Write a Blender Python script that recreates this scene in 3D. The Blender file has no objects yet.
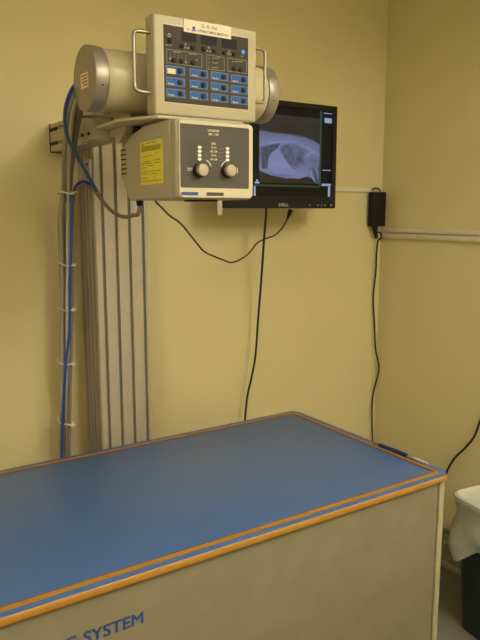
import bpy, bmesh, math, random
from mathutils import Vector, Matrix
random.seed(7)
PI = math.pi
S = bpy.context.scene
COL = S.collection

# ------------------------------------------------------------------ camera
CF, CP, CY, CZ = 663.0, math.radians(9.28), math.radians(33.2), 1.6
cam = bpy.data.cameras.new('camera'); cam.sensor_fit = 'HORIZONTAL'; cam.sensor_width = 36
cam.lens = 36 * CF / 480; cam.clip_start = .02
co = bpy.data.objects.new('camera', cam); COL.objects.link(co)
co.location = (0, 0, CZ); co.rotation_euler = (PI / 2 - CP, 0, -CY)
S.camera = co
S.view_settings.view_transform = 'Standard'; S.view_settings.look = 'None'
S.view_settings.gamma = 1; S.view_settings.use_curve_mapping = False
S.view_settings.exposure = 0.0

# measured position -> point on a real plane (y = const / x = const / z = const)
_h = Vector((math.sin(CY), math.cos(CY), 0)); _R = Vector((math.cos(CY), -math.sin(CY), 0)); _z = Vector((0, 0, 1))
_F = math.cos(CP) * _h - math.sin(CP) * _z; _U = math.sin(CP) * _h + math.cos(CP) * _z
def at(u, v, x=None, y=None, z=None):
    d = _F + (u - 240) / CF * _R + (320 - v) / CF * _U
    if y is not None: t = y / d.y
    elif x is not None: t = x / d.x
    else: t = (z - CZ) / d.z
    return Vector((0, 0, CZ)) + d * t

# --------------------------------------------------------------- materials
def lin(c):
    return tuple((x / 255 / 12.92) if x / 255 <= .04045 else ((x / 255 + .055) / 1.055) ** 2.4 for x in c)
MATS = {}
def mat(name, rgb, rough=.5, metal=0, noise=0, nscale=20, bump=0, bscale=60, coat=0, emit=0, spec=.5, alpha=None, trans=0):
    m = bpy.data.materials.new(name); m.use_nodes = True; nt = m.node_tree; b = nt.nodes['Principled BSDF']
    c = lin(rgb)
    b.inputs['Base Color'].default_value = (*c, 1); b.inputs['Roughness'].default_value = rough
    b.inputs['Metallic'].default_value = metal; b.inputs['Coat Weight'].default_value = coat
    b.inputs['Specular IOR Level'].default_value = spec
    tc = nt.nodes.new('ShaderNodeTexCoord')
    if noise:
        n = nt.nodes.new('ShaderNodeTexNoise'); n.inputs['Scale'].default_value = nscale; n.inputs['Detail'].default_value = 5
        nt.links.new(tc.outputs['Object'], n.inputs['Vector'])
        r = nt.nodes.new('ShaderNodeMapRange'); r.inputs[1].default_value = .3; r.inputs[2].default_value = .7
        r.inputs[3].default_value = 1 - noise; r.inputs[4].default_value = 1 + noise
        nt.links.new(n.outputs['Fac'], r.inputs[0])
        mx = nt.nodes.new('ShaderNodeVectorMath'); mx.operation = 'SCALE'; mx.inputs[0].default_value = c
        nt.links.new(r.outputs[0], mx.inputs['Scale']); nt.links.new(mx.outputs[0], b.inputs['Base Color'])
    if bump:
        n2 = nt.nodes.new('ShaderNodeTexNoise'); n2.inputs['Scale'].default_value = bscale; n2.inputs['Detail'].default_value = 3
        nt.links.new(tc.outputs['Object'], n2.inputs['Vector'])
        bp = nt.nodes.new('ShaderNodeBump'); bp.inputs['Strength'].default_value = bump; bp.inputs['Distance'].default_value = .002
        nt.links.new(n2.outputs['Fac'], bp.inputs['Height']); nt.links.new(bp.outputs['Normal'], b.inputs['Normal'])
    if emit:
        b.inputs['Emission Color'].default_value = (*c, 1); b.inputs['Emission Strength'].default_value = emit
    MATS[name] = m
    return m
mat('wall_paint', (212, 198, 147), .55, noise=.015, nscale=3, bump=.25, bscale=180)
mat('ceiling_paint', (225, 222, 210), .9)
mat('floor_vinyl', (120, 118, 102), .4, noise=.06, nscale=9)
mat('trim_paint', (158, 152, 132), .4)
mat('raceway', (216, 208, 184), .4)
mat('laminate_blue', (66, 98, 151), .36, noise=.02, nscale=260, bump=.08, bscale=420, spec=.5)
mat('orange_edge', (164, 116, 36), .5, noise=.03, nscale=40)
mat('groove_brown', (92, 58, 22), .5)
mat('panel_metal', (120, 113, 89), .5, noise=.07, nscale=14, metal=.0)
mat('post_metal', (168, 160, 132), .4, metal=.2)
mat('seam_black', (30, 28, 24), .7)
mat('letter_blue', (34, 64, 132), .5)
mat('anodised', (178, 168, 148), .5, metal=.1, noise=.02, nscale=30)
mat('groove_shade', (104, 98, 80), .7)
mat('slot_shade', (48, 44, 34), .8)
mat('cream_case', (180, 171, 142), .42, noise=.015, nscale=60, bump=.1, bscale=500)
mat('case_grey', (166, 158, 134), .45, noise=.015, nscale=60, bump=.1, bscale=500)
mat('bezel_cream', (200, 191, 158), .45)
mat('tube_cream', (196, 186, 150), .38, noise=.01, nscale=20)
mat('cap_metal', (160, 152, 138), .42, metal=.6, noise=.03, nscale=50)
mat('chrome', (156, 150, 134), .4, metal=1)
mat('panel_dark', (66, 60, 50), .55, spec=.2)
mat('panel_dark_collimator', (82, 78, 70), .55, spec=.25)
mat('display_dark', (30, 25, 21), .5, spec=.15)
mat('key_blue', (42, 92, 166), .55, spec=.25)
mat('key_outline', (112, 130, 152), .55, spec=.2)
mat('print_light', (224, 216, 188), .6)
mat('print_dim', (146, 136, 110), .6)
mat('button_black', (16, 17, 19), .5, spec=.25)
mat('led_blue', (60, 130, 220), .3, emit=.5)
mat('led_white', (240, 226, 200), .3, emit=.3)
mat('knob_face', (176, 160, 134), .4)
mat('knob_skirt', (34, 31, 28), .45)
mat('label_white', (226, 216, 190), .5)
mat('label_yellow', (222, 212, 66), .5)
mat('label_ink', (60, 56, 44), .6)
mat('label_ink_olive', (112, 104, 24), .6)
mat('ink_blue', (50, 66, 140), .5)
mat('ink_red', (186, 90, 66), .6)
mat('label_cream_patch', (232, 214, 150), .5)
mat('badge_blue', (52, 80, 146), .4)
mat('badge_dark', (70, 62, 48), .4)
mat('black_plastic', (20, 20, 20), .5, spec=.3)
mat('black_cable', (20, 20, 19), .45)
mat('grey_hose', (150, 142, 122), .5, bump=.3, bscale=300)
mat('grey_hose_dark', (126, 116, 98), .55)
mat('pale_hose', (182, 180, 168), .45)
mat('blue_cable', (32, 66, 156), .4)
mat('tie_white', (222, 214, 190), .5)
mat('bin_teal', (20, 42, 46), .45)
mat('bin_liner', (196, 196, 182), .5, bump=.9, bscale=38, spec=.4)
mat('rod_blue', (26, 44, 104), .35)
mat('rod_pale', (176, 178, 172), .35)
mat('steel', (150, 146, 136), .35, metal=.8)
mat('lamp_housing', (230, 230, 225), .5)
mat('lamp_diffuser', (255, 236, 196), .5, emit=1.5)
mat('screen_black', (8, 8, 11), .4, emit=.3, spec=.2)
mat('screen_bar', (122, 142, 196), .4, emit=.6)
mat('screen_green', (34, 70, 54), .4, emit=.3)
mat('logo_grey', (170, 168, 160), .4)

# ---------------------------------------------------------------- geometry
class MB:
    """collects shapes in world coordinates and links them as ONE mesh object"""
    def __init__(s): s.bm = bmesh.new()
    def _merge(s, b, M=None):
        if M is not None: bmesh.ops.transform(b, matrix=M, verts=b.verts)
        me = bpy.data.meshes.new('tmp'); b.to_mesh(me); s.bm.from_mesh(me); bpy.data.meshes.remove(me); b.free()
        return s
    def box(s, a, c, bev=0, seg=2, M=None):
        b = bmesh.new(); bmesh.ops.create_cube(b, size=1)
        a = Vector(a); c = Vector(c)
        for v in b.verts: v.co = Vector(((a[i] + c[i]) / 2 + v.co[i] * abs(c[i] - a[i]) for i in range(3)))
        if bev: bmesh.ops.bevel(b, geom=b.edges[:], offset=bev, segments=seg, affect='EDGES', profile=.5)
        return s._merge(b, M)
    def cyl(s, p, q, r, r2=None, seg=32, bev=0, bseg=2):
        p = Vector(p); q = Vector(q); d = q - p
        b = bmesh.new(); bmesh.ops.create_cone(b, cap_ends=True, segments=seg, radius1=r, radius2=r if r2 is None else r2, depth=d.length)
        if bev:
            es = [e for e in b.edges if abs(e.verts[0].co.z - e.verts[1].co.z) < 1e-6]
            bmesh.ops.bevel(b, geom=es, offset=bev, segments=bseg, affect='EDGES', profile=.5)
        M = Matrix.Translation((p + q) / 2) @ d.to_track_quat('Z', 'Y').to_matrix().to_4x4()
        return s._merge(b, M)
    def prism(s, pts, axis, lo, hi, bev=0, seg=2):
        """pts polygon in the plane perpendicular to axis (x:(y,z)  y:(x,z)  z:(x,y))"""
        b = bmesh.new(); f = []
        for t in (lo, hi):
            f.append([b.verts.new({'x': (t, p[0], p[1]), 'y': (p[0], t, p[1]), 'z': (p[0], p[1], t)}[axis]) for p in pts])
        b.faces.new(f[0]); b.faces.new(f[1][::-1]); n = len(pts)
        for i in range(n): b.faces.new((f[0][i], f[0][(i + 1) % n], f[1][(i + 1) % n], f[1][i]))
        bmesh.ops.recalc_face_normals(b, faces=b.faces[:])
        if bev: bmesh.ops.bevel(b, geom=b.edges[:], offset=bev, segments=seg, affect='EDGES', profile=.5)
        return s._merge(b)
    def tube(s, pts, r, seg=10, smooth=6, closed=False, rib=0):
        P = [Vector(p) for p in pts]
        if smooth:
            Q = []
            for i in range(len(P) - 1):
                a = P[max(i - 1, 0)]; b_ = P[i]; c = P[i + 1]; d = P[min(i + 2, len(P) - 1)]
                for k in range(smooth):
                    t = k / smooth
                    Q.append(.5 * ((2 * b_) + (c - a) * t + (2 * a - 5 * b_ + 4 * c - d) * t * t + (3 * b_ - a - 3 * c + d) * t ** 3))
            Q.append(P[-1]); P = Q
        if rib:                                     # resample for a corrugated skin
            L = [0]
            for i in range(1, len(P)): L.append(L[-1] + (P[i] - P[i - 1]).length)
            n = int(L[-1] / rib); Q = []; j = 0
            for k in range(n + 1):
                t = L[-1] * k / n
                while j < len(L) - 2 and L[j + 1] < t: j += 1
                f = (t - L[j]) / max(L[j + 1] - L[j], 1e-9); Q.append(P[j].lerp(P[j + 1], f))
            P = Q
        b = bmesh.new(); rings = []; up = None
        for i, p in enumerate(P):
            d = (P[min(i + 1, len(P) - 1)] - P[max(i - 1, 0)]).normalized()
            if up is None: up = d.orthogonal().normalized()
            up = (up - d * up.dot(d)).normalized(); w = d.cross(up)
            rr = r * (1 if not rib else (1 if i % 2 else .86))
            rings.append([b.verts.new(p + rr * (math.cos(a) * up + math.sin(a) * w)) for a in (2 * PI * k / seg for k in range(seg))])
        for i in range(len(rings) - 1):
            for k in range(seg):
                b.faces.new((rings[i][k], rings[i][(k + 1) % seg], rings[i + 1][(k + 1) % seg], rings[i + 1][k]))
        b.faces.new(rings[0][::-1]); b.faces.new(rings[-1])
        bmesh.ops.recalc_face_normals(b, faces=b.faces[:])
        return s._merge(b)
    def quad(s, a, b_, c, d):
        b = bmesh.new(); b.faces.new([b.verts.new(p) for p in (a, b_, c, d)]); return s._merge(b)
    def build(s, name, m, parent=None, smooth=True, kind=None):
        me = bpy.data.meshes.new(name)
        org = world_origin(parent) if parent is not None else None
        if org is None:
            vs = s.bm.verts
            mn = Vector((min(v.co[i] for v in vs) for i in range(3))); mxx = Vector((max(v.co[i] for v in vs) for i in range(3)))
            org = Vector(((mn.x + mxx.x) / 2, (mn.y + mxx.y) / 2, mn.z))
        bmesh.ops.translate(s.bm, verts=s.bm.verts, vec=-org)
        s.bm.to_mesh(me); s.bm.free()
        o = bpy.data.objects.new(name, me); COL.objects.link(o)
        if parent is not None: o.parent = parent
        else: o.location = org
        me.materials.append(MATS[m] if isinstance(m, str) else m)
        if smooth:
            for p in me.polygons: p.use_smooth = True
            try: me.set_sharp_from_angle(angle=math.radians(38))
            except Exception: pass
        if kind: o['kind'] = kind
        return o
def world_origin(o):
    v = Vector((0, 0, 0))
    while o is not None: v += Vector(o.location); o = o.parent
    return v
def thing(name, loc, label, cat, group=None):
    o = bpy.data.objects.new(name, None); COL.objects.link(o); o.location = loc; o.empty_display_size = .05
    return tag(o, label, cat, group)
def tag(o, label, cat, group=None):
    o['label'] = label; o['category'] = cat
    if group: o['group'] = group
    return o
def text(name, body, m, parent, origin, xdir, updir, height, width=None, bold=0, align='LEFT', shear=0, heavy=0):
    """flat printed lettering of a given cap height on a surface"""
    cu = bpy.data.curves.new('txt', 'FONT'); cu.body = body; cu.size = 1; cu.extrude = 0; cu.offset = bold; cu.shear = shear; cu.resolution_u = 3
    to = bpy.data.objects.new('txt', cu); COL.objects.link(to)
    dg = bpy.context.evaluated_depsgraph_get(); dg.update()
    me = bpy.data.meshes.new_from_object(to.evaluated_get(dg)); bpy.data.objects.remove(to); bpy.data.curves.remove(cu)
    xs = [v.co.x for v in me.vertices]; ys = [v.co.y for v in me.vertices]
    x0, x1, y0, y1 = min(xs), max(xs), min(ys), max(ys)
    sy = height / (y1 - y0); sx = (width / (x1 - x0)) if width else sy
    w = (x1 - x0) * sx; off = {'LEFT': 0, 'CENTER': -w / 2, 'RIGHT': -w}[align]
    xd = Vector(xdir).normalized(); ud = Vector(updir).normalized(); O = Vector(origin) - world_origin(parent)
    for v in me.vertices:
        v.co = O + xd * ((v.co.x - x0) * sx + off) + ud * ((v.co.y - y0) * sy)
    if heavy:                                   # thicker strokes: the same outline laid again with small offsets
        b = bmesh.new()
        for k, (dx, dy) in enumerate(((0, 0), (1, 0), (-1, 0), (0, .6), (0, -.6), (.7, .5), (-.7, -.5))):
            n0 = len(b.verts); b.from_mesh(me); b.verts.ensure_lookup_table()
            for v in b.verts[n0:]: v.co += xd * dx * heavy + ud * dy * heavy + xd.cross(ud) * k * .00003
        b.to_mesh(me); b.free()
    me.name = name; me.materials.clear(); me.materials.append(MATS[m])
    o = bpy.data.objects.new(name, me); COL.objects.link(o); o.parent = parent
    return o
def structure(mb, name, m, smooth=False):
    o = mb.build(name, m, smooth=smooth); o['kind'] = 'structure'; return o

# ---------------------------------------------------------------- the room
XR, YB, ZC = 2.337, 2.33, 2.75
XL, YF = -2.0, -2.4
structure(MB().box((XL - .1, YF - .1, -.1), (XR + .1, YB + .1, 0)), 'floor', 'floor_vinyl')
structure(MB().box((XL - .1, YF - .1, ZC), (XR + .1, YB + .1, ZC + .1)), 'ceiling', 'ceiling_paint')
structure(MB().box((XL - .1, YB, 0), (XR + .1, YB + .1, ZC)), 'wall_back', 'wall_paint')
structure(MB().box((XR, YF - .1, 0), (XR + .1, YB, ZC)), 'wall_right', 'wall_paint')
structure(MB().box((XL - .1, YF - .1, 0), (XL, YB, ZC)), 'wall_left', 'wall_paint')
structure(MB().box((XL, YF - .1, 0), (XR, YF, ZC)), 'wall_front', 'wall_paint')
bp = [(0, 0), (-.03, 0), (-.03, .008), (-.026, .02), (-.016, .026), (-.016, .105), (-.02, .112), (-.016, .12), (-.016, .158), (-.022, .17), (-.024, .188), (-.018, .197), (0, .197)]
structure(MB().prism([(XR + a, z) for a, z in bp], 'y', YF, YB - .0305), 'baseboard_right', 'trim_paint')
structure(MB().prism([(YB + a, z) for a, z in bp], 'x', XL, XR), 'baseboard_back', 'trim_paint')

# cable raceways screwed to the walls
rc = MB().box((1.60, YB - .012, 1.690), (2.256, YB, 1.711), .003)
tag(rc.build('cable_raceway', 'raceway'), 'thin cream cable raceway on back wall running from monitor to black power adapter', 'cable raceway')
rw = thing('cable_raceway', (XR, 1.4, 1.476), 'double cream cable raceway running along the right wall from the corner', 'cable raceway')
MB().box((XR - .014, .45, 1.503), (XR, 2.305, 1.523), .003).build('upper_channel', 'raceway', rw)
MB().box((XR - .016, .45, 1.476), (XR, 2.300, 1.499), .003).build('lower_channel', 'raceway', rw)

# -------------------------------------------------------------- x-ray table
TX0, TX1, TY0, TY1, TZ = -.45, 1.519, 1.199, 1.935, .85
def rrect(x0, y0, x1, y1, r, n=6):
    P = []
    for cx, cy, a0 in ((x1 - r, y0 + r, -PI / 2), (x1 - r, y1 - r, 0), (x0 + r, y1 - r, PI / 2), (x0 + r, y0 + r, PI)):
        for k in range(n + 1):
            a = a0 + PI / 2 * k / n; P.append((cx + r * math.cos(a), cy + r * math.sin(a)))
    return P
def ring(outer, inner, z0, z1):
    m = MB(); b = m.bm; n = len(outer)
    V = [[b.verts.new((p[0], p[1], z)) for p in L] for L, z in ((outer, z0), (outer, z1), (inner, z1), (inner, z0))]
    for j in range(4):
        for i in range(n):
            b.faces.new((V[j][i], V[j][(i + 1) % n], V[(j + 1) % 4][(i + 1) % n], V[(j + 1) % 4][i]))
    bmesh.ops.recalc_face_normals(b, faces=b.faces[:])
    return m
tb = thing('xray_table', (.53, 1.56, 0), 'long blue topped x-ray table with orange edging and beige metal cabinet base', 'table')
MB().prism(rrect(TX0, TY0, TX1, TY1, .034, 8), 'z', TZ - .0205, TZ, .0012, 2).build('tabletop', 'laminate_blue', tb)
# bullnose edge band, a rounded bar swept round the top
eb = MB(); b = eb.bm; rings_ = []
prof = [(.010, -.0210), (.0, -.0210), (-.0022, -.0195), (-.0032, -.013), (-.0022, -.0062), (.0001, -.0038), (.0001, -.0040)]
base = rrect(TX0, TY0, TX1, TY1, .034, 8); N = len(base)
for off, dz in prof:
    L = rrect(TX0 + off, TY0 + off, TX1 - off, TY1 - off, max(.034 - off, .01), 8)
    rings_.append([b.verts.new((p[0], p[1], TZ + dz)) for p in L])
for j in range(len(rings_) - 1):
    for i in range(N): b.faces.new((rings_[j][i], rings_[j][(i + 1) % N], rings_[j + 1][(i + 1) % N], rings_[j + 1][i]))
bmesh.ops.recalc_face_normals(b, faces=b.faces[:])
eb.build('edge_band', 'orange_edge', tb)
def inset(front, back, side, r):
    return rrect(TX0 + side, TY0 + front, TX1 - side, TY1 - back, r)
ring(inset(.012, .022, .024, .02), inset(.028, .032, .034, .010), TZ - .002, TZ + .0008).build('inlay_strip', 'orange_edge', tb)
ring(inset(.028, .032, .034, .010), inset(.031, .039, .041, .006), TZ - .002, TZ + .0004).build('inlay_groove', 'groove_brown', tb)
PZ0, PZ1 = .05, TZ - .0212
MB().box((TX0 + .02, 1.212, PZ0), (1.482, 1.226, PZ1), .001).build('front_panel', 'panel_metal', tb)
MB().box((1.4825, 1.2165, PZ0), (1.488, 1.226, PZ1)).build('panel_seam', 'seam_black', tb)
MB().box((1.488, 1.209, 0.0), (1.509, 1.232, PZ1), .003).build('corner_post', 'post_metal', tb)
MB().box((1.488, TY1 - .035, 0.0), (1.509, TY1 - .012, PZ1), .003).build('corner_post', 'post_metal', tb)
MB().box((TX0 + .010, TY1 - .035, 0.0), (TX0 + .030, TY1 - .012, PZ1), .003).build('corner_post', 'post_metal', tb)
MB().box((TX0 + .0, 1.209, 0.0), (TX0 + .02, 1.232, PZ1), .003).build('corner_post', 'post_metal', tb)
MB().box((1.494, 1.232, PZ0), (1.504, TY1 - .035, PZ1), .001).build('side_panel', 'panel_metal', tb)
MB().box((TX0 + .012, 1.232, PZ0), (TX0 + .022, TY1 - .035, PZ1), .001).build('side_panel', 'panel_metal', tb)
MB().box((TX0 + .03, TY1 - .032, PZ0), (1.488, TY1 - .020, PZ1), .001).build('back_panel', 'panel_metal', tb)
MB().box((TX0 + .03, 1.24, 0), (1.47, TY1 - .05, PZ0), 0).build('plinth', 'seam_black', tb)
text('lettering', 'IMAGING SYSTEM', 'letter_blue', tb, (.542, 1.2114, .722), (1, 0, 0), (0, 0, 1), .0265, .312, bold=0, align='RIGHT', heavy=.0011)

# slim rod lying on the rim of the table
rz = TZ + .0066
rod = thing('rod', (1.507, 1.40, TZ), 'dark blue rod with pale tip lying on the right rim of the table', 'rod')
MB().cyl((1.500, 1.470, rz), (1.502, 1.352, rz), .0062, .0062, 16, .002).build('handle', 'rod_blue', rod)
MB().cyl((1.502, 1.354, rz - .003), (1.503, 1.318, rz - .003), .0035, None, 10).build('shaft', 'steel', rod)
MB().cyl((1.503, 1.322, rz - .001), (1.504, 1.275, rz - .001), .0048, .0042, 12, .001).build('tip', 'rod_pale', rod)
MB().tube([(1.500, 1.468, rz - .002), (1.510, 1.482, rz - .004), (1.508, 1.502, rz - .004), (1.498, 1.508, rz - .004), (1.490, 1.496, rz - .004), (1.495, 1.478, rz - .004), (1.500, 1.466, rz - .002)], .0014, 8).build('loop', 'steel', rod)

# ------------------------------------------------------------ wall column
colm = thing('wall_column', (.93, 2.25, 0), 'tall grooved aluminium column standing against the back wall behind the table', 'column')
CX0, CX1, CYF, CYB, CT = .835, 1.031, 2.176, YB - .002, 1.835
gx = [.8625, .912, .961, 1.0125]; gw, gd = .0056, .008
poly = [(CX0, CYB), (CX0, CYF + .004), (CX0 + .004, CYF)]
for g in gx: poly += [(g - gw, CYF), (g - gw, CYF + gd), (g + gw, CYF + gd), (g + gw, CYF)]
poly += [(CX1 - .004, CYF), (CX1, CYF + .004), (CX1, CYB)]
gy = [2.205, 2.240, 2.275, 2.308]
poly2 = [(CX0, CYF + .004)]
full = [(CX0 + .004, CYF)]
for g in gx: full += [(g - gw, CYF), (g - gw, CYF + gd), (g + gw, CYF + gd), (g + gw, CYF)]
full += [(CX1 - .004, CYF), (CX1, CYF + .004), (CX1, CYB), (CX0, CYB)]
for g in gy[::-1]: full += [(CX0, g + .005), (CX0 + .010, g + .005), (CX0 + .010, g - .005), (CX0, g - .005)]
full += [(CX0, CYF + .004)]
MB().prism(full, 'z', 0, CT).build('profile', 'anodised', colm)
for g in gx: MB().box((g - gw + .0002, CYF + .004, .01), (g + gw - .0002, CYF + gd - .0003, CT - .005)).build('slot_strip', 'groove_shade', colm)  # added strips: the shade inside the front grooves as a dark colour
for g in gy: MB().box((CX0 + .003, g - .0048, .01), (CX0 + .0098, g + .0048, CT - .005)).build('slot_strip', 'slot_shade', colm)  # darker strips paint deeper shade into the side grooves
# little clamp screwed to the column's side
cl = MB().box((CX0 - .010, 2.185, 1.70), (CX0 - .0005, 2.222, 1.775), .002).build('clamp_plate', 'anodised', colm)
for z in (1.716, 1.758): MB().cyl((CX0 - .010, 2.203, z), (CX0 - .014, 2.203, z), .005, None, 12, .001).build('bolt', 'seam_black', cl)

# --------------------------------------------------- arm carrying the head
AX0, AX1, AZ0, AZ1 = .742, .806, 1.804, 1.894
arm = thing('support_arm', (.77, 2.0, AZ0), 'beige slotted support arm reaching out from the wall to hold the x-ray tube', 'support arm')
sl = [1.829, 1.875]; sh = .006
ap = [(AX0, AZ0), (AX1, AZ0), (AX1, AZ1), (AX0, AZ1)]
for z in sl[::-1]: ap += [(AX0, z + sh), (AX0 + .012, z + sh), (AX0 + .012, z - sh), (AX0, z - sh)]
MB().prism(ap, 'y', 1.655, YB).build('beam', 'anodised', arm)
for z in sl:
    MB().box((AX0 + .003, 1.66, z - sh + .0003), (AX0 + .0118, 2.262, z + sh - .0003)).build('slot_strip', 'grey_hose_dark', arm)
    MB().box((AX0 + .0005, 2.265, z - sh + .0003), (AX0 + .0118, YB - .004, z + sh - .0003)).build('slot_plug', 'black_plastic', arm)
MB().box((AX0 - .002, YB - .0035, AZ0 - .003), (AX1, YB - .0003, AZ1 + .003)).build('wall_plate', 'seam_black', arm)
cr = MB().box((.694, 1.80, 1.798), (.7415, 1.905, 1.902), .004).build('carriage', 'cream_case', arm)
MB().cyl((.694, 1.83, 1.815), (.690, 1.83, 1.815), .005, None, 12).build('bolt', 'seam_black', cr)
MB().cyl((.694, 1.88, 1.815), (.690, 1.88, 1.815), .005, None, 12).build('bolt', 'seam_black', cr)
MB().tube([at(82, 116.5, y=1.80), at(96, 117, y=1.74), at(112, 119, y=1.69)], .0045, 10).build('lock_rod', 'chrome', arm)
# tray under the tube
MB().prism([(.648, 1.525), (.700, 1.412), (.930, 1.405), (.940, 1.600), (.830, 1.66), (.656, 1.679)], 'z', 1.8105, 1.8180, .002).build('tray', 'cream_case', arm)
MB().prism([(1.560, 1.8100), (1.650, 1.8100), (1.630, 1.772), (1.610, 1.772)], 'x', .690, .698).build('gusset', 'case_grey', arm)
MB().box((.7425, 1.64, 1.770), (.83, 1.72, 1.8035), .004).build('lower_block', 'case_grey', arm)
MB().box((.8065, 1.6475, 1.8185), (.87, 1.69, 1.905), .004).build('yoke', 'case_grey', arm)

# --------------------------------------------------------------- x-ray tube
TYC, TZC = 1.57, 1.910
tu = thing('xray_tube', (.837, TYC, 1.8355), 'cream cylindrical x-ray tube housing with grey metal end caps above the control boxes', 'x-ray tube')
TZL, TZR = 1.910, 1.918
MB().cyl((.610, TYC, TZL), (1.085, TYC, TZR), .0715, None, 96).build('housing', 'tube_cream', tu)
for i, (a, c_) in enumerate(((.588, .622), (1.107, 1.073))):
    e = MB(); d = 1 if c_ > a else -1
    TZC = TZL if i == 0 else TZR
    e.cyl((a, TYC, TZC), (c_, TYC, TZC), .0755, None, 96, .003, 3)
    cap = e.build('end_cap', 'cap_metal', tu)
    sa = -1.0 if i == 0 else -.75
    ang = math.radians(198)
    for an in (198, 78, 318):
        ang = math.radians(an)
        p = Vector(((a + c_) / 2, TYC + .0755 * math.cos(ang), TZC + .0755 * math.sin(ang) * -1 * (-1)))
        n = Vector((0, math.cos(ang), math.sin(ang)))
        MB().cyl(p - n * .001, p + n * .0006, .0024, None, 10).build('screw', 'label_ink', cap)
    if i == 0:
        fx = a - .0006
        q = lambda y, z: Vector((fx, y, z))
        tl = MB().box((fx, TYC - .026, 1.888), (a + .0005, TYC + .022, 1.922)).build('label', 'label_white', cap)
        for k, (z, w) in enumerate(((1.916, .040), (1.909, .034), (1.902, .034), (1.895, .026))):
            MB().box((fx - .0004, TYC - .022, z - .0016), (fx, TYC - .022 + w, z + .0016)).build('print_line', 'ink_red', tl)
MB().box((.87, TYC - .02, 1.8185), (.95, TYC + .05, 1.842), .003).build('mount_block', 'case_grey', tu)

# ----------------------------------------------------------- control console
YC = 1.42
cx0, cx1, cz0, cz1 = .698, .978, 1.8205, 2.040
con = thing('control_console', (.838, 1.44, cz0), 'cream control panel with twelve blue keys and wire handles in front of the x-ray tube', 'control panel')
ca = MB().box((cx0, YC, cz0), (cx1, YC + .045, cz1), .006, 3).build('case', 'cream_case', con)
px0, px1, pz0, pz1 = .7215, .9525, 1.8495, 2.0175
# front view: panel spans the whole quad; f() maps panel fractions to the face
FY = YC - .0008
def f(a, b, y=FY): return Vector((px0 + a * (px1 - px0), y, pz1 - b * (pz1 - pz0)))
pan = MB().box((px0 - .0025, YC - .0008, pz0 - .0025), (px1 + .0025, YC + .002, pz1 + .0025)).build('panel_border', 'bezel_cream', ca)
pan = MB().box((px0, YC - .0014, pz0), (px1, YC + .002, pz1)).build('key_panel', 'panel_dark', con)
P0 = YC - .0014
def frac(X, Y):                     # readings taken on an enlarged view of the panel
    a = (X - 22) / 443.0; top = 35 + .142 * (X - 22); bot = 437 + .0745 * (X - 25); return a, (Y - top) / (bot - top)
def face(X, Y, y): a, b = frac(X, Y); return f(a, b, y)
def patch(name, X, Y, w, h, m, y, par, t=.0003):
    c = face(X, Y, y); W = w / 443 * (px1 - px0) / 2; H = h / 395 * (pz1 - pz0) / 2
    return MB().box((c.x - W, y - t, c.z - H), (c.x + W, y + .0002, c.z + H)).build(name, m, par)
def frame(name, X0, Y0, X1, Y1, m, y, par, w=.0011):
    c0 = face(X0, Y0, y); c1 = face(X1, Y1, y); mb = MB()
    for a, b_ in (((c0.x, c0.z), (c1.x, c0.z)), ((c0.x, c1.z), (c1.x, c1.z)), ((c0.x, c0.z), (c0.x, c1.z)), ((c1.x, c0.z), (c1.x, c1.z))):
        mb.box((min(a[0], b_[0]) - w / 2, y - .0003, min(a[1], b_[1]) - w / 2), (max(a[0], b_[0]) + w / 2, y + .0002, max(a[1], b_[1]) + w / 2))
    return mb.build(name, m, par)
def button(X, Y, m='button_black', r=.0062, par=None, name='button'):
    c = face(X, Y, P0); return MB().cyl(c, c + Vector((0, -.0035, 0)), r, r * .92, 20, .001).build(name, m, par or pan)
KT = {(1, 0): 'Chest', (2, 0): 'Abdomen', (3, 0): 'Thorax', (0, 1): 'Thoracic', (1, 1): 'Lumbar', (2, 1): 'Skull', (3, 1): 'Foot',
      (0, 2): 'Pelvis', (1, 2): 'Hock', (2, 2): 'Shoulder', (3, 2): 'Body'}
keyx = [79, 197, 306, 415]
keyy = [[272, 285, 297, 310], [332, 343, 353, 365], [391, 402, 411, 421]]
for r in range(3):
    for c in range(4):
        X, Y = keyx[c], keyy[r][c]
        kf = patch('key', X, Y, 94, 43, 'key_outline', P0, con)
        kb = patch('key_face', X, Y, 86, 35, 'key_blue', P0 - .0003, kf)
        button(X + 21, Y + 3, 'button_black', .0066, kf)
        if (c, r) == (0, 0): patch('paper_patch', X - 21, Y + 5, 40, 26, 'label_cream_patch', P0 - .0006, kf)
        else:
            mb = MB()
            for k in range(4):
                p = face(X - 34 + k * 8, Y + 10 + (k * 1), P0 - .0007)
                mb.box((p.x - .0012, P0 - .0008, p.z - .0011), (p.x + .0010, P0 - .0005, p.z + (.0011 if k % 2 else .0019)))
            mb.build('key_print', 'print_light', kf)
for X, Y in ((52, 117), (110, 145), (165, 151), (222, 159), (277, 166), (332, 174), (384, 181), (70, 221), (109, 223), (166, 230), (384, 257), (420, 262)):
    button(X, Y, r=.0058)
button(433, 170, 'led_blue', .0052, name='indicator_lamp')
patch('display', 360, 128, 82, 52, 'display_dark', P0, con)
patch('display', 250, 112, 84, 52, 'display_dark', P0, con)
patch('display', 148, 98, 74, 50, 'display_dark', P0, con)
frame('group_frame', 36, 163, 213, 252, 'print_dim', P0, pan)
frame('group_frame', 238, 186, 331, 269, 'print_dim', P0, pan)
frame('group_frame', 350, 200, 456, 279, 'print_dim', P0, pan)
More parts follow.
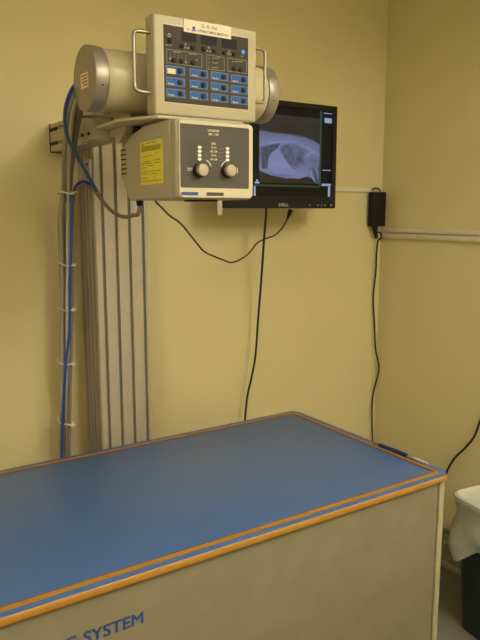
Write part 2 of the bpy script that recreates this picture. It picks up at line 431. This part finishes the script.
for X, Y, w in ((50, 143, 38), (90, 178, 44), (168, 185, 40), (286, 203, 40), (284, 228, 34), (284, 252, 38), (405, 219, 66), (190, 216, 22), (432, 192, 20)):
    mb = MB()
    for k in range(max(2, w // 8)):
        p = face(X - w / 2 + 4 + k * 8, Y, P0); mb.box((p.x - .0013, P0 - .0003, p.z - .0013), (p.x + .0011, P0, p.z + (.0014 if k % 3 else .0020)))
    mb.build('legend', 'print_dim', pan)
mb = MB()
for X, Y in ((52, 212), (131, 227), (129, 152), (144, 154), (242, 166), (257, 168), (352, 178), (366, 180), (130, 136), (250, 150), (358, 166)):
    p = face(X, Y, P0); MB().box((p.x - .0022, P0 - .0003, p.z - .0022), (p.x + .0022, P0, p.z + .0022)).build('legend', 'print_dim', pan)
mb = MB()
for k in range(5):
    for j in range(3):
        p = face(55 + k * 19, 188 + j * 8 + k * 2, P0); mb.box((p.x - .0006, P0 - .0003, p.z - .0009), (p.x + .0006, P0, p.z + .0009))
mb.build('legend', 'print_dim', pan)
for k in range(3): p = face(250, 205 + 22 * k, P0); MB().box((p.x - .002, P0 - .0003, p.z - .0008), (p.x + .002, P0, p.z + .0008)).build('legend', 'print_dim', pan)
c = face(50, 92, P0); MB().tube([c + Vector((.0035 * math.cos(t), -.0002, .0035 * math.sin(t))) for t in [2 * PI * k / 12 for k in range(13)]], .0006, 6, 2).build('power_symbol', 'print_light', pan)
# white sticker on the top edge
sx0, sx1, sz0, sz1 = .774, .902, 2.0085, 2.0365
st = MB().box((sx0, YC - .0022, sz0), (sx1, YC + .001, sz1)).build('sticker', 'label_white', con)
text('sticker_text', 'D. R. Vet', 'label_ink', st, ((sx0 + sx1) / 2 + .004, YC - .0025, 2.0235), (1, 0, 0), (0, 0, 1), .0072, .042, .01, 'CENTER')
text('sticker_text', 'EVERBLOOMING MEDICALS', 'label_ink', st, (sx0 + .036, YC - .0025, 2.0128), (1, 0, 0), (0, 0, 1), .0058, .084, .015)
text('sticker_text', 'by', 'label_ink', st, (sx0 + .008, YC - .0025, 2.0125), (1, 0, 0), (0, 0, 1), .0055, .008, .01)
lg = MB()
lg.cyl((sx0 + .026, YC - .0021, 2.0195), (sx0 + .026, YC - .0026, 2.0195), .0040, None, 16)
lg.box((sx0 + .0195, YC - .0026, 2.0125), (sx0 + .0325, YC - .0021, 2.0150))
lg.build('sticker_logo', 'ink_blue', st)
# wire handles at both ends
def chandle(x, sgn, zt, zb):
    w = .040 * sgn; r = .012 * sgn
    pts = [(x, 1.44, zt), (x + w - r, 1.44, zt), (x + w - r * .3, 1.44, zt - .0035), (x + w, 1.44, zt - .012), (x + w, 1.44, (zt + zb) / 2), (x + w, 1.44, zb + .012), (x + w - r * .3, 1.44, zb + .0035), (x + w - r, 1.44, zb), (x, 1.44, zb)]
    MB().tube(pts, .0042, 12, 5).build('handle', 'chrome', con)
chandle(cx0, -1, 2.000, 1.870); chandle(cx1, 1, 2.003, 1.874)
MB().box((.80, YC + .045, 1.86), (.88, TYC - .0715, 1.90), .002).build('mount_bracket', 'case_grey', con)

# ---------------------------------------------------------------- collimator
KY = 1.33; kx0, kx1, kz0, kz1 = .703, .907, 1.628, 1.8035
kol = thing('collimator_box', (.80, 1.47, kz0 - .002), 'grey beige box with two round knobs and a yellow side label beneath the control panel', 'collimator')
side = [(KY + .035, kz0), (1.594, kz0), (1.643, 1.690), (1.643, 1.758), (1.600, 1.772), (1.565, 1.790), (1.50, 1.8035), (KY + .035, 1.8035)]
body = MB().prism(side, 'x', kx0 + .001, kx1 - .001, .006, 3).build('body', 'case_grey', kol)
MB().box((kx0, KY, kz0), (kx1, KY + .036, kz1), .010, 4).build('front_shell', 'case_grey', kol)
# raised cream bezel
bz = ring([(p[0], p[1]) for p in rrect(kx0 + .006, kz0 + .004, kx1 - .003, kz1 - .004, .010)], rrect(.711, 1.6530, .8940, 1.7915, .003), 0, 1)
for v in bz.bm.verts: v.co = Vector((v.co.x, KY - .003 if v.co.z < .5 else KY + .006, v.co.y))
bmesh.ops.recalc_face_normals(bz.bm, faces=bz.bm.faces[:])
bz.build('bezel', 'bezel_cream', kol)
kp = MB().box((.7105, KY - .0018, 1.6525), (.8945, KY + .004, 1.792)).build('knob_panel', 'panel_dark_collimator', kol)
KP = KY - .0018
def kf_(u, v): return at(u, v, y=KP)
for (u, v, nm) in ((203, 170, 0), (230.8, 170.6, 1)):
    c = kf_(u - 3.8, v + .3)
    sk = MB().cyl(c, c + Vector((0, -.010, 0)), .0165, .0155, 40, .001).build('knob_skirt', 'knob_skirt', kol)
    MB().cyl(c + Vector((0, -.010, 0)), c + Vector((0, -.021, 0)), .0135, .0130, 40, .0015).build('knob_face', 'knob_face', sk)
for u in (199.5, 227.4):
    for k in range(4):
        c = kf_(u, 147.4 + k * 3.93 + (1.2 if u > 210 else 0) - k * (.15 if u > 210 else 0))
        mb = MB(); mb.cyl(c, c + Vector((0, -.002, 0)), .0048, .0042, 20)
        for vv in mb.bm.verts: vv.co.z = c.z + (vv.co.z - c.z) * .72
        mb.build('indicator_light', 'led_white', kp)
text('lettering', 'LINEAR', 'print_light', kp, kf_(213.6, 131.8) + Vector((0, -.0004, 0)), (1, 0, 0), (0, 0, 1), .0050, .030, .01, 'CENTER')
text('lettering', 'MC 150', 'print_light', kp, kf_(213.6, 135.6) + Vector((0, -.0004, 0)), (1, 0, 0), (0, 0, 1), .0050, .026, .01, 'CENTER')
text('lettering', 'SID', 'print_light', kp, kf_(213.6, 144.8) + Vector((0, -.0004, 0)), (1, 0, 0), (0, 0, 1), .0048, .012, .01, 'CENTER')
for k, s_ in enumerate(('72 IN', '180 CM', '40 IN', '100 CM')):
    text('lettering', s_, 'print_light', kp, kf_(213.6, 148.6 + k * 3.95) + Vector((0, -.0004, 0)), (1, 0, 0), (0, 0, 1), .0046, .018 if k % 2 else .014, .01, 'CENTER')
for k in range(4):
    c = kf_(213.5, 148.4 + k * 3.95)
    for sgn in (-1, 1): MB().box((c.x + sgn * .0125, KP - .0003, c.z - .0003), (c.x + sgn * .0255, KP, c.z + .0003)).build('scale_line', 'print_dim', kp)
for s0, cc, a0 in ((1, kf_(203, 170), 25), (-1, kf_(229.5, 170.6), 155)):
    mb = MB()
    for k in range(9):
        a = math.radians(a0 + s0 * k * 5); p = cc + Vector((.0235 * math.cos(a), 0, .0235 * math.sin(a)))
        mb.box((p.x - .0011, KP - .0003, p.z - .0011), (p.x + .0011, KP, p.z + .0011))
    mb.build('dial_scale', 'print_light', kp)
c = kf_(189.7, 169.3); mb = MB()
for dz in (-.0018, .0022): mb.box((c.x - .006, KP - .0003, c.z + dz - .0007), (c.x + .006, KP, c.z + dz + .0007))
c = kf_(237.3, 170.4); mb.build('pointer_mark', 'print_light', kp); mb = MB(); mb.box((c.x - .0008, KP - .0003, c.z - .0065), (c.x + .0008, KP, c.z + .0065))
mb.build('pointer_mark', 'print_light', kp)
BY = KY - .003
c0 = at(181.2, 191.8, y=BY); c1 = at(198, 195.4, y=BY)
bd = MB().box((c0.x, BY - .0008, c1.z), (c1.x, BY + .001, c0.z)).build('badge', 'badge_blue', kol)
c0 = at(206.6, 192.2, y=BY); c1 = at(223.6, 196.0, y=BY)
MB().box((c0.x, BY - .0012, c1.z), (c1.x, BY + .001, c0.z), .0009).build('badge', 'badge_dark', kol)
# yellow paper label on the left flank
LX = kx0 + .0008
la = MB().box((LX - .0006, 1.397, 1.664), (LX + .001, 1.517, 1.765)).build('warning_label', 'label_yellow', kol)
mb = MB(); random.seed(3)
def yline(t0, t1, z, h=.0010):
    a = 1.517 - t0 * .12; b_ = 1.517 - t1 * .12; mb.box((LX - .0009, min(a, b_), z - h), (LX - .0005, max(a, b_), z + h))
for t0, t1, z in ((.07, .17, 1.7600), (.28, .72, 1.7600), (.05, .20, 1.7565), (.05, .93, 1.7530), (.10, .93, 1.7505), (.12, .90, 1.7480), (.05, .90, 1.7455), (.05, .92, 1.7430), (.05, .50, 1.7130), (.62, .90, 1.7130), (.05, .28, 1.7040), (.04, .93, 1.6945), (.05, .35, 1.6895), (.05, .30, 1.6795), (.60, .68, 1.6790), (.04, .93, 1.6725)):
    yline(t0, t1, z, .0007)
for zz, t0, n in ((1.7300, .08, 9), (1.7345, .70, 3), (1.7175, .10, 9), (1.7195, .62, 5), (1.7065, .34, 5), (1.688, .45, 7)):
    for k in range(n):
        t = t0 + k * .055; yline(t, t + .03, zz + random.uniform(-.0015, .0015), random.uniform(.0006, .0016))
mb.build('label_print', 'label_ink_olive', la)
for k in range(6):
    z = 1.755 - k * .0118
    MB().box((kx0 + .0002, 1.603, z - .0019), (kx0 + .004, 1.634, z + .0019)).build('vent_slot', 'seam_black', body)
MB().cyl((kx0 + .02, 1.575, 1.787), (kx0 + .02, 1.575, 1.8095), .010, None, 16, .002).build('bolt', 'black_plastic', kol)
MB().cyl((kx0 + .022, 1.575, 1.6285), (kx0 + .022, 1.575, 1.614), .009, .007, 16, .002).build('cable_gland', 'black_plastic', kol)
mb = MB().box((.9095 - .006, 1.49, 1.590), (.9095 + .012, 1.497, 1.634), .0034, 3); mb.build('lever', 'case_grey', kol)
mb = MB().box((.78, 1.38, 1.624), (.84, 1.44, 1.6285), .001).build('light_window', 'display_dark', kol)

# ------------------------------------------------------------------- monitor
MY = 2.10; mx0, mx1, mz0, mz1 = 1.306, 1.842, 1.613, 2.016
mon = thing('monitor', (1.575, 2.14, mz0), 'black flat monitor on the back wall showing a bluish x-ray image', 'monitor')
sx0, sx1, sz0, sz1 = mx0 + .021, mx1 - .021, mz0 + .047, mz1 - .018
hs = MB(); b = hs.bm
for (A, B) in (((mx0, mz0, mx1, sz0), 0), ((mx0, sz1, mx1, mz1), 0), ((mx0, sz0, sx0, sz1), 0), ((sx1, sz0, mx1, sz1), 0)):
    hs.box((A[0], MY, A[1]), (A[2], MY + .022, A[3]))
hs.build('bezel', 'black_plastic', mon, smooth=False)
MB().box((mx0 + .002, MY + .022, mz0 + .002), (mx1 - .002, MY + .036, mz1 - .002), .003).build('back_shell', 'black_plastic', mon)
MB().box((mx0 + .10, MY + .036, mz0 + .06), (mx1 - .10, MY + .062, mz1 - .06), .010).build('rear_housing', 'black_plastic', mon)
MB().box((1.52, MY + .062, 1.76), (1.63, YB - .010, 1.87), .004).build('wall_mount', 'steel', mon)
MB().box((1.50, YB - .0105, 1.72), (1.65, YB - .0005, 1.91), .003).build('mount_plate', 'steel', mon)
SY = MY + .006
scr = MB().box((sx0 - .002, SY, sz0 - .002), (sx1 + .002, SY + .012, sz1 + .002)).build('screen', 'screen_black', mon)
def sp(X, Y):       # readings on an enlarged view of the screen
    u = 250 + X / 5.333; v = 95 + Y / 5.333; return at(u, v, y=SY)
# radiograph
def ss(a, b_, x): t = max(0, min(1, (x - a) / (b_ - a))); return t * t * (3 - 2 * t)
def interp(P, x):
    if x <= P[0][0]: return P[0][1]
    for (a, ya), (c, yc) in zip(P, P[1:]):
        if x <= c: return ya + (yc - ya) * (x - a) / (c - a)
    return P[-1][1]
TOPC = [(40, 184), (120, 193), (200, 194), (280, 203), (330, 220), (380, 246)]
SPINE = [(40, 272), (90, 252), (160, 240), (230, 240), (300, 262), (372, 310)]
BELLY = [(40, 402), (60, 412), (110, 432), (190, 446), (260, 446), (300, 432), (325, 440), (345, 468), (380, 470)]
def inside(poly, x, y):
    r = False; j = len(poly) - 1
    for i in range(len(poly)):
        if (poly[i][1] > y) != (poly[j][1] > y) and x < (poly[j][0] - poly[i][0]) * (y - poly[i][1]) / (poly[j][1] - poly[i][1]) + poly[i][0]: r = not r
        j = i
    return r
LUNG = [(60, 284), (110, 262), (158, 250), (140, 280), (112, 306), (94, 342), (90, 400), (62, 396)]
LIVER = [(140, 284), (112, 312), (97, 345), (96, 390), (130, 424), (250, 428), (205, 372), (168, 320)]
STOM = [(165, 262), (205, 252), (226, 285), (228, 345), (205, 372), (182, 340), (158, 285)]
BLOBS = [(random.uniform(235, 350), random.uniform(285, 420), random.uniform(9, 24), random.uniform(-.10, .07)) for _ in range(26)]
def xr(X, Y):
    top = interp(TOPC, X); sp_ = interp(SPINE, X); be = interp(BELLY, X)
    bgv = .115 + .05 * ss(150, 100, Y) * (1 + .4 * math.sin(X / 23)) + .02 * math.sin(X / 37)
    if Y > be - 4: v = .66 * ss(be + 8, be - 4, Y) + .012
    else:
        v = .54 + .05 * math.sin((X + Y * .4) / 31)
        v += .13 * math.exp(-((Y - sp_) / 12) ** 2) + .05 * math.exp(-((Y - be + 16) / 16) ** 2)
        if Y < sp_: v = .50 + .10 * ss(top, sp_, Y) + .012 * math.sin(X / 9 + Y / 6)
        v = v * ss(top - 5, top + 10, Y) + bgv * (1 - ss(top - 5, top + 10, Y))
        if inside(LUNG, X, Y): v = .34 + .10 * math.sin(X / 4.5 + Y / 9) * math.sin(Y / 7)
        if inside(LIVER, X, Y): v = .66 + .02 * math.sin(Y / 14)
        if inside(STOM, X, Y): v = .43 + .05 * math.sin(X / 7) * math.sin(Y / 11)
        if Y > sp_ + 10:
            for bx, by, br, am in BLOBS: v += am * math.exp(-(((X - bx) ** 2 + (Y - by) ** 2) / br ** 2))
            v += .09 * math.exp(-(((X - 300) + (Y - 310) * .9) / 5) ** 2) * math.exp(-((Y - 312) / 20) ** 2) - .12 * math.exp(-(((X - 275) - (Y - 350) * .8) / 5) ** 2) * math.exp(-((Y - 350) / 25) ** 2)
    if X > 318 and Y > 380 and Y < be: v = .4 + .15 * math.sin((X - Y * .3) / 6) + .12 * ss(372, 330, X)
    if 25 < X < 50: v = .012
    return max(.01, min(.95, v))
NX, NZ = 150, 170
me = bpy.data.meshes.new('radiograph'); verts = []; cols = []
A = sp(50, 95); B_ = sp(372, 475); ro = world_origin(mon)
for j in range(NZ + 1):
    for i in range(NX + 1):
        X = 50 + 322 * i / NX; Y = 95 + 380 * j / NZ
        verts.append((A.x + (B_.x - A.x) * i / NX - ro.x, SY - .0006 - ro.y, A.z + (B_.z - A.z) * j / NZ - ro.z))
        g = xr(X, Y); cols.append((g * .80, g * .87, g * 1.20, 1))
faces = [(j * (NX + 1) + i, (j + 1) * (NX + 1) + i, (j + 1) * (NX + 1) + i + 1, j * (NX + 1) + i + 1) for j in range(NZ) for i in range(NX)]
me.from_pydata(verts, [], faces)
ca_ = me.color_attributes.new('Col', 'FLOAT_COLOR', 'POINT')
for i, c in enumerate(cols): ca_.data[i].color = tuple(x ** 2.2 for x in c[:3]) + (1,)
m = bpy.data.materials.new('radiograph'); m.use_nodes = True; nt = m.node_tree; bs = nt.nodes['Principled BSDF']
at_ = nt.nodes.new('ShaderNodeVertexColor'); at_.layer_name = 'Col'
bs.inputs['Base Color'].default_value = (.01, .01, .012, 1); bs.inputs['Roughness'].default_value = .3
nt.links.new(at_.outputs['Color'], bs.inputs['Emission Color']); bs.inputs['Emission Strength'].default_value = .62
me.materials.append(m); ro_ = bpy.data.objects.new('radiograph', me); COL.objects.link(ro_); ro_.parent = mon
def spatch(name, X0, Y0, X1, Y1, m):
    a = sp(X0, Y0); c = sp(X1, Y1); return MB().box((a.x, SY - .0010, c.z), (c.x, SY + .0002, a.z)).build(name, m, scr)
spatch('frame_line', 20, 484, 374, 485.4, 'screen_green')
spatch('frame_line', 374.5, 84, 375.8, 485, 'screen_green')
spatch('toolbar', 392, 94, 438, 104, 'screen_bar'); spatch('thumbnail', 398, 122, 436, 152, 'screen_bar')
spatch('toolbar', 386, 398, 430, 405, 'screen_bar'); spatch('toolbar', 382, 473, 430, 486, 'screen_bar')
spatch('toolbar', 416, 488, 426, 548, 'screen_bar'); spatch('toolbar', 20, 486, 29, 548, 'screen_bar')
spatch('toolbar', 80, 549, 420, 552, 'badge_dark')
spatch('marker', 26, 462, 50, 472, 'screen_bar'); spatch('marker', 33, 450, 42, 462, 'screen_bar')
p = at(283.8, 206.3, y=MY - .0006)
text('logo', 'DELL', 'logo_grey', mon, (p.x, MY - .0006, p.z), (1, 0, 0), (0, 0, 1), .0115, .047, .02, 'CENTER')
for u, r in ((304, 1), (309.7, 1), (318, 1), (321.5, 1), (325, 1), (331, 1.8)):
    p = at(u, 205.3, y=MY); MB().cyl(p, p + Vector((0, -.002, 0)), .0022 * r, None, 12).build('button', 'screen_green' if u == 304 else 'logo_grey', mon)

# ------------------------------------------------------------ power adapter
pa = thing('power_adapter', (2.276, 2.30, 1.528), 'black power adapter brick hanging in the wall corner', 'power adapter')
MB().box((2.236, 2.283, 1.532), (2.320, 2.3175, 1.691), .005, 3).build('brick', 'black_plastic', pa)
MB().cyl((2.266, 2.300, 1.532), (2.280, 2.300, 1.475), .014, .007, 16, .002).build('cord_plug', 'black_plastic', pa)
MB().tube([(2.258, 2.318, 1.701), (2.275, 2.312, 1.710), (2.292, 2.306, 1.705), (2.298, 2.300, 1.688)], .0035, 8).build('lead', 'black_cable', pa)

# -------------------------------------------------------------------- cables
def cable(name, pts, r, m, label, cat='cable', group=None, seg=10, sm=6, rib=0):
    o = MB().tube(pts, r, seg, sm, rib=rib).build(name, m); return tag(o, label, cat, group)
def AT(L): return [at(u, v, y=y) for u, v, y in L]
P = AT([(377, 233, 2.30), (380.5, 233, 2.285), (381, 238, 2.285), (378, 241, 2.30), (376.5, 255, 2.31), (376, 270, 2.312), (373.3, 298, 2.312), (374.5, 325, 2.312), (375.5, 348, 2.31), (379, 362, 2.305), (381.8, 371, 2.30), (376, 382, 2.305), (373, 395, 2.31), (372, 410, 2.312), (372.3, 437, 2.312)])
for p in P: p.x = min(p.x, XR - .012)
P += [P[-1] - Vector((0, 0, .05)), P[-1] - Vector((0, 0, .12))]
P += [Vector((P[-1].x - .01, 2.29, .26)), Vector((2.27, 2.27, .12)), Vector((2.18, 2.24, .03)), Vector((2.0, 2.2, .006))]
P[0].z += .004
cable('power_cable', P, .0042, 'black_cable', 'black cord hanging down the back wall from the power adapter in the corner', 'cord')
P = AT([(266, 206.5, 2.15), (266, 215, 2.16), (264, 240, 2.19), (262.6, 262, 2.22), (260.5, 290, 2.25), (258.3, 317, 2.26), (255.4, 356, 2.27), (251, 380, 2.275), (247.4, 396, 2.28), (245, 419, 2.28)])
P += [P[-1] - Vector((.002, 0, .05)), P[-1] - Vector((.004, 0, .12))]
P += [Vector((P[-1].x - .02, 2.27, .22)), Vector((P[-1].x - .1, 2.22, .012)), Vector((P[-1].x - .25, 2.2, .006))]
cable('power_cable', P, .0046, 'black_cable', 'black cord hanging straight down from the monitor behind the blue table', 'cord')
vc = thing('video_cable', at(290, 212, y=2.15), 'thin black cable drooping between the monitor and the knobbed box, ending in a plug', 'cable')
P = AT([(288, 217, 2.16), (283, 227, 2.17), (275, 235, 2.18), (265, 239, 2.18), (257, 243.3, 2.18), (247, 255, 2.15), (233, 262.3, 2.10), (222, 259.5, 2.06), (205, 252, 2.0), (197, 243.5, 1.95), (188, 232, 1.88), (180, 223, 1.82), (170, 216, 1.75), (162, 208, 1.66), (157, 201.5, 1.58), (155, 200, 1.55)])
P[-1].z = 1.630; P[-2].z = min(P[-2].z, 1.622)
MB().tube(P, .0030, 8).build('cord', 'black_cable', vc)
q0, q1 = at(291, 209.5, y=2.15), at(287.3, 219, y=2.16)
MB().cyl(q0, q0.lerp(q1, .55), .0095, .0085, 12, .002).cyl(q0.lerp(q1, .5), q1, .0075, .004, 12, .001).build('plug', 'black_plastic', vc)
P = [at(484, 414, x=2.322), at(480, 421, x=2.322), at(477, 430, x=2.322), at(473, 438.5, x=2.322), at(464.5, 448.5, x=2.322), at(455, 457.5, x=2.322), at(449, 467, x=2.322), at(446, 474, x=2.322)]
P[0] = Vector((2.322, P[0].y - .05, P[0].z + .15))
e = P[-1]; P += [Vector((2.318, e.y + .03, e.z - .12)), Vector((2.300, e.y + .07, .30)), Vector((2.27, e.y + .1, .1)), Vector((2.2, e.y + .1, .006))]
cable('power_cable', P, .0045, 'black_cable', 'black cord curving down the right wall to behind the table corner', 'cord')

# hoses beside the column
def down(P, zlow=.02):
    e = P[-1]; return P + [Vector((e.x, e.y, e.z - .04)), Vector((e.x, e.y, e.z - .12)), Vector((e.x, e.y, .45)), Vector((e.x, e.y, zlow))]
cable('hose', down(AT([(82, 100, 1.68), (79.5, 110, 1.72), (76, 130, 1.86), (73, 150, 2.03), (70.5, 172, 2.17), (68.5, 195, 2.24), (63.5, 225, 2.27), (64.3, 258, 2.28), (65, 300, 2.285), (64.5, 350, 2.285), (65.5, 400, 2.285), (66.5, 460, 2.285)])), .0105, 'grey_hose_dark', 'brownish grey ribbed hose left of the column, rising to the tube end cap', 'hose', rib=.0042)
cable('hose', down(AT([(76, 88, 1.67), (72.5, 100, 1.70), (69.5, 112, 1.76), (67, 130, 1.90), (65.5, 150, 2.05), (64.5, 170, 2.15), (64.2, 190, 2.22), (62.0, 205, 2.255), (60.6, 225, 2.255), (61.5, 258, 2.26), (62.5, 300, 2.262), (61.8, 345, 2.262), (62.2, 400, 2.262), (62.8, 460, 2.262)])), .0100, 'grey_hose', 'smooth grey hose, outermost of the bundle on the left of the column', 'hose')
cable('hose', down(AT([(79, 95, 1.66), (74, 108, 1.70), (70.8, 130, 1.84), (69.3, 150, 1.98), (68.4, 172, 2.09), (68.4, 195, 2.20), (67.6, 225, 2.235), (67.4, 258, 2.24), (67, 300, 2.24), (67.4, 350, 2.24), (67, 400, 2.24), (67.5, 460, 2.24)])), .0055, 'pale_hose', 'pale whitish grey cable running beside the blue cable in the bundle', 'cable')
P = AT([(76, 84, 1.655), (71.5, 90, 1.65), (67.5, 100, 1.66), (65.2, 110, 1.69), (64.8, 122, 1.74), (67.3, 136, 1.80), (75, 153, 1.89), (82, 165, 1.96), (90.5, 180, 2.03), (98, 193, 2.08), (98.8, 196.5, 2.095), (96.5, 193, 2.11), (91, 185, 2.12), (85, 181.6, 2.14), (79, 183, 2.17), (74.5, 189, 2.20), (72.3, 199, 2.195), (71.4, 220, 2.192), (70.8, 257, 2.190), (69.6, 285, 2.190), (69.8, 310, 2.190), (69.0, 336, 2.195), (66, 362, 2.200), (63.6, 398, 2.205), (62.4, 425, 2.21), (61.8, 460, 2.215)])
cable('blue_cable', down(P), .0048, 'blue_cable', 'bright blue cable looping from the tube end cap into the tied bundle', 'cable')
P = AT([(69.0, 460, 2.228), (70.0, 400, 2.228), (71.2, 350, 2.228), (72.2, 300, 2.226), (72.8, 240, 2.222), (72.8, 205, 2.21), (75.5, 191, 2.19), (80, 186, 2.17), (86, 185.2, 2.15), (93, 189, 2.11), (101, 199, 2.02), (110, 209.5, 1.92), (118, 215, 1.80), (126, 217, 1.70), (134, 215, 1.62), (140, 209, 1.57), (142, 203, 1.55)])
g = Vector((kx0 + .022, 1.575, 1.616)); P[-1] = g - Vector((0, 0, .002)); P[-2] = Vector((g.x - .003, g.y + .006, g.z - .022))
e = P[0]; P = [Vector((e.x, e.y, .02)), Vector((e.x, e.y, .45)), Vector((e.x, e.y, e.z - .1)), Vector((e.x, e.y, e.z - .04))] + P
cable('grey_cable', P, .0055, 'grey_hose_dark', 'grey cable looping from the bundle across the column to the knobbed box', 'cable')
for k, (v, txt) in enumerate(((193, 'highest'), (264, 'second from the top'), (308.5, 'third from the top, middle one'), (362.5, 'fourth from the top'), (422.5, 'lowest, just above the blue table'))):
    c0 = at(66.5, v, y=2.235 if k else 2.215)
    P = []
    for j in range(17):
        a = 2 * PI * j / 16; P.append(c0 + Vector((.019 * math.cos(a) + .002, .062 * math.sin(a) + .014, .004 * math.cos(a * 2 + k))))
    root = thing('cable_tie', c0, 'white cable tie around the hose bundle, ' + txt, 'cable tie', 'cable ties on the hose bundle')
    tie = MB().tube(P, .0030, 6, 2).build('strap', 'tie_white', root)
    h = c0 + Vector((.006 + .003 * (k % 2), -.050, 0)); MB().box(h - Vector((.005, .004, .004)), h + Vector((.005, .004, .004)), .001).build('lock_head', 'tie_white', root)
    MB().tube([h, h + Vector((.005, -.006, .002)), h + Vector((.010, -.008, .004 + .001 * k))], .0014, 6, 3).build('tail', 'tie_white', root)

# ----------------------------------------------------------------- waste bin
bin_ = thing('waste_bin', (2.13, 1.30, 0), 'dark teal plastic waste bin on the floor between table and right wall', 'waste bin')
def loopbin(cx, cy, hx, hy, rad, z, rot, n=10):
    L = []
    Q = rrect(-hx, -hy, hx, hy, rad, n); Q = Q + [Q[0]]; D = [0]
    for a, b_ in zip(Q, Q[1:]): D.append(D[-1] + math.dist(a, b_))
    pts = []; j = 0
    for k in range(96):
        t = D[-1] * k / 96
        while D[j + 1] < t: j += 1
        f_ = (t - D[j]) / max(D[j + 1] - D[j], 1e-9); pts.append((Q[j][0] + (Q[j + 1][0] - Q[j][0]) * f_, Q[j][1] + (Q[j + 1][1] - Q[j][1]) * f_))
    for x, y in pts:
        c, s = math.cos(rot), math.sin(rot); L.append(Vector((cx + c * x - s * y, cy + s * x + c * y, z)))
    return L
ROT = math.radians(-8); DZ = -.022
BX, BYc = 2.103, 1.315
def shell(levels, fn=None, close_bottom=True):
    m = MB(); b = m.bm; R = []
    for (hx, hy, rad, z) in levels:
        L = loopbin(BX, BYc, hx, hy, rad, z + (DZ if z > .1 else 0), ROT)
        if fn: L = [fn(p, z, i / len(L), len(R)) for i, p in enumerate(L)]
        R.append([b.verts.new(p) for p in L])
    n = len(R[0])
    for j in range(len(R) - 1):
        for i in range(n): b.faces.new((R[j][i], R[j][(i + 1) % n], R[j + 1][(i + 1) % n], R[j + 1][i]))
    if close_bottom: b.faces.new(R[0])
    bmesh.ops.recalc_face_normals(b, faces=b.faces[:])
    return m
shell([(.112, .188, .04, .0), (.116, .192, .042, .006), (.142, .222, .05, .535), (.150, .230, .052, .540), (.150, .230, .052, .552), (.1475, .2275, .050, .552), (.1385, .2185, .048, .535), (.110, .186, .04, .02)]).build('body', 'bin_teal', bin_)
random.seed(11)
def crump(p, z, t, lv=9):
    a = t * 2 * PI
    amt = .0015 if lv < 8 else .003 + max(0, .552 - z) * .06
    d = Vector((p.x - BX, p.y - BYc, 0)).normalized()
    return p + d * (math.sin(a * 9 + z * 37) * .5 + math.sin(a * 17 - z * 61) * .3 + math.sin(a * 5 + 1.3 + z * 20) * .4) * amt
lev = []
for hx, hy, rad, z in ((.10, .18, .04, .20), (.12, .20, .045, .36), (.129, .209, .048, .50), (.133, .213, .05, .545), (.140, .220, .05, .560), (.148, .228, .052, .566), (.156, .236, .055, .562), (.159, .239, .055, .550), (.157, .237, .055, .538), (.1515, .2315, .055, .528), (.149, .229, .055, .50), (.151, .231, .055, .47), (.158, .238, .055, .44), (.158, .239, .055, .41), (.152, .234, .055, .38)):
    lev.append((hx, hy, rad, z))
ml = shell(lev, crump, True)
nL = 44
vs = list(ml.bm.verts); nL = len(vs) // len(lev)
for j in range(9, len(lev)):            # ragged hem: hangs low at the far-left corner and in a few tongues
    for i in range(nL):
        v = vs[j * nL + i]; a = i / nL; k = (j - 8) / (len(lev) - 9)
        h = .5 + .5 * math.cos((a - .56) * 2 * PI * 7); h = h * (.75 + .25 * math.cos(a * 2 * PI * 2 - 1))
        v.co.z -= k * (.085 * h - .010)
ml.build('liner', 'bin_liner')
for o in COL.objects:
    if o.name == 'liner': o.name = 'bin_liner'; tag(o, 'translucent white plastic liner folded over the rim of the dark bin', 'bin liner')

# -------------------------------------------------------------- ceiling lamps
def lamp(cx, cy, sx, sy, down, up, lab, color=(1, .955, .86)):
    zt = 2.46  # hung low, upward half added to brighten ceiling and upper walls
    t = thing('ceiling_light', (cx, cy, zt - .03), lab, 'ceiling light', 'ceiling lights')
    h = ring([(cx - sx / 2 - .02, cy - sy / 2 - .02), (cx + sx / 2 + .02, cy - sy / 2 - .02), (cx + sx / 2 + .02, cy + sy / 2 + .02), (cx - sx / 2 - .02, cy + sy / 2 + .02)],
             [(cx - sx / 2, cy - sy / 2), (cx + sx / 2, cy - sy / 2), (cx + sx / 2, cy + sy / 2), (cx - sx / 2, cy + sy / 2)], zt - .03, zt + .03)
    h.build('housing', 'lamp_housing', t, smooth=False)
    MB().box((cx - sx / 2 + .001, cy - sy / 2 + .001, zt - .012), (cx + sx / 2 - .001, cy + sy / 2 - .001, zt + .012)).build('diffuser', 'lamp_diffuser', t)
    for dy in (-.4, .4): MB().cyl((cx - sx / 2 - .01, cy + dy, zt + .03), (cx - sx / 2 - .01, cy + dy, ZC), .003, None, 8).build('hanger', 'steel', t)
    for dy in (-.4, .4): MB().cyl((cx + sx / 2 + .01, cy + dy, zt + .03), (cx + sx / 2 + .01, cy + dy, ZC), .003, None, 8).build('hanger', 'steel', t)
    for k, e in ((-1, down), (1, up)):
        l = bpy.data.lights.new('lamp', 'AREA'); l.shape = 'RECTANGLE'; l.size = sx; l.size_y = sy; l.energy = e; l.color = color
        o = bpy.data.objects.new('lamp', l); COL.objects.link(o); o.location = (cx, cy, zt + k * .014)
        if k > 0: o.rotation_euler = (PI, 0, 0)
lamp(1.45, -.45, .45, 1.2, 40, 62, 'suspended ceiling light nearer the right wall')
lamp(-1.3, -.5, .45, 1.2, 30, 36, 'added fill light hung out of view nearer the left wall')  # added fill to brighten the left-facing sides
w = bpy.data.worlds.new('world'); S.world = w; w.use_nodes = True
w.node_tree.nodes['Background'].inputs[0].default_value = (.5, .45, .35, 1); w.node_tree.nodes['Background'].inputs[1].default_value = .1
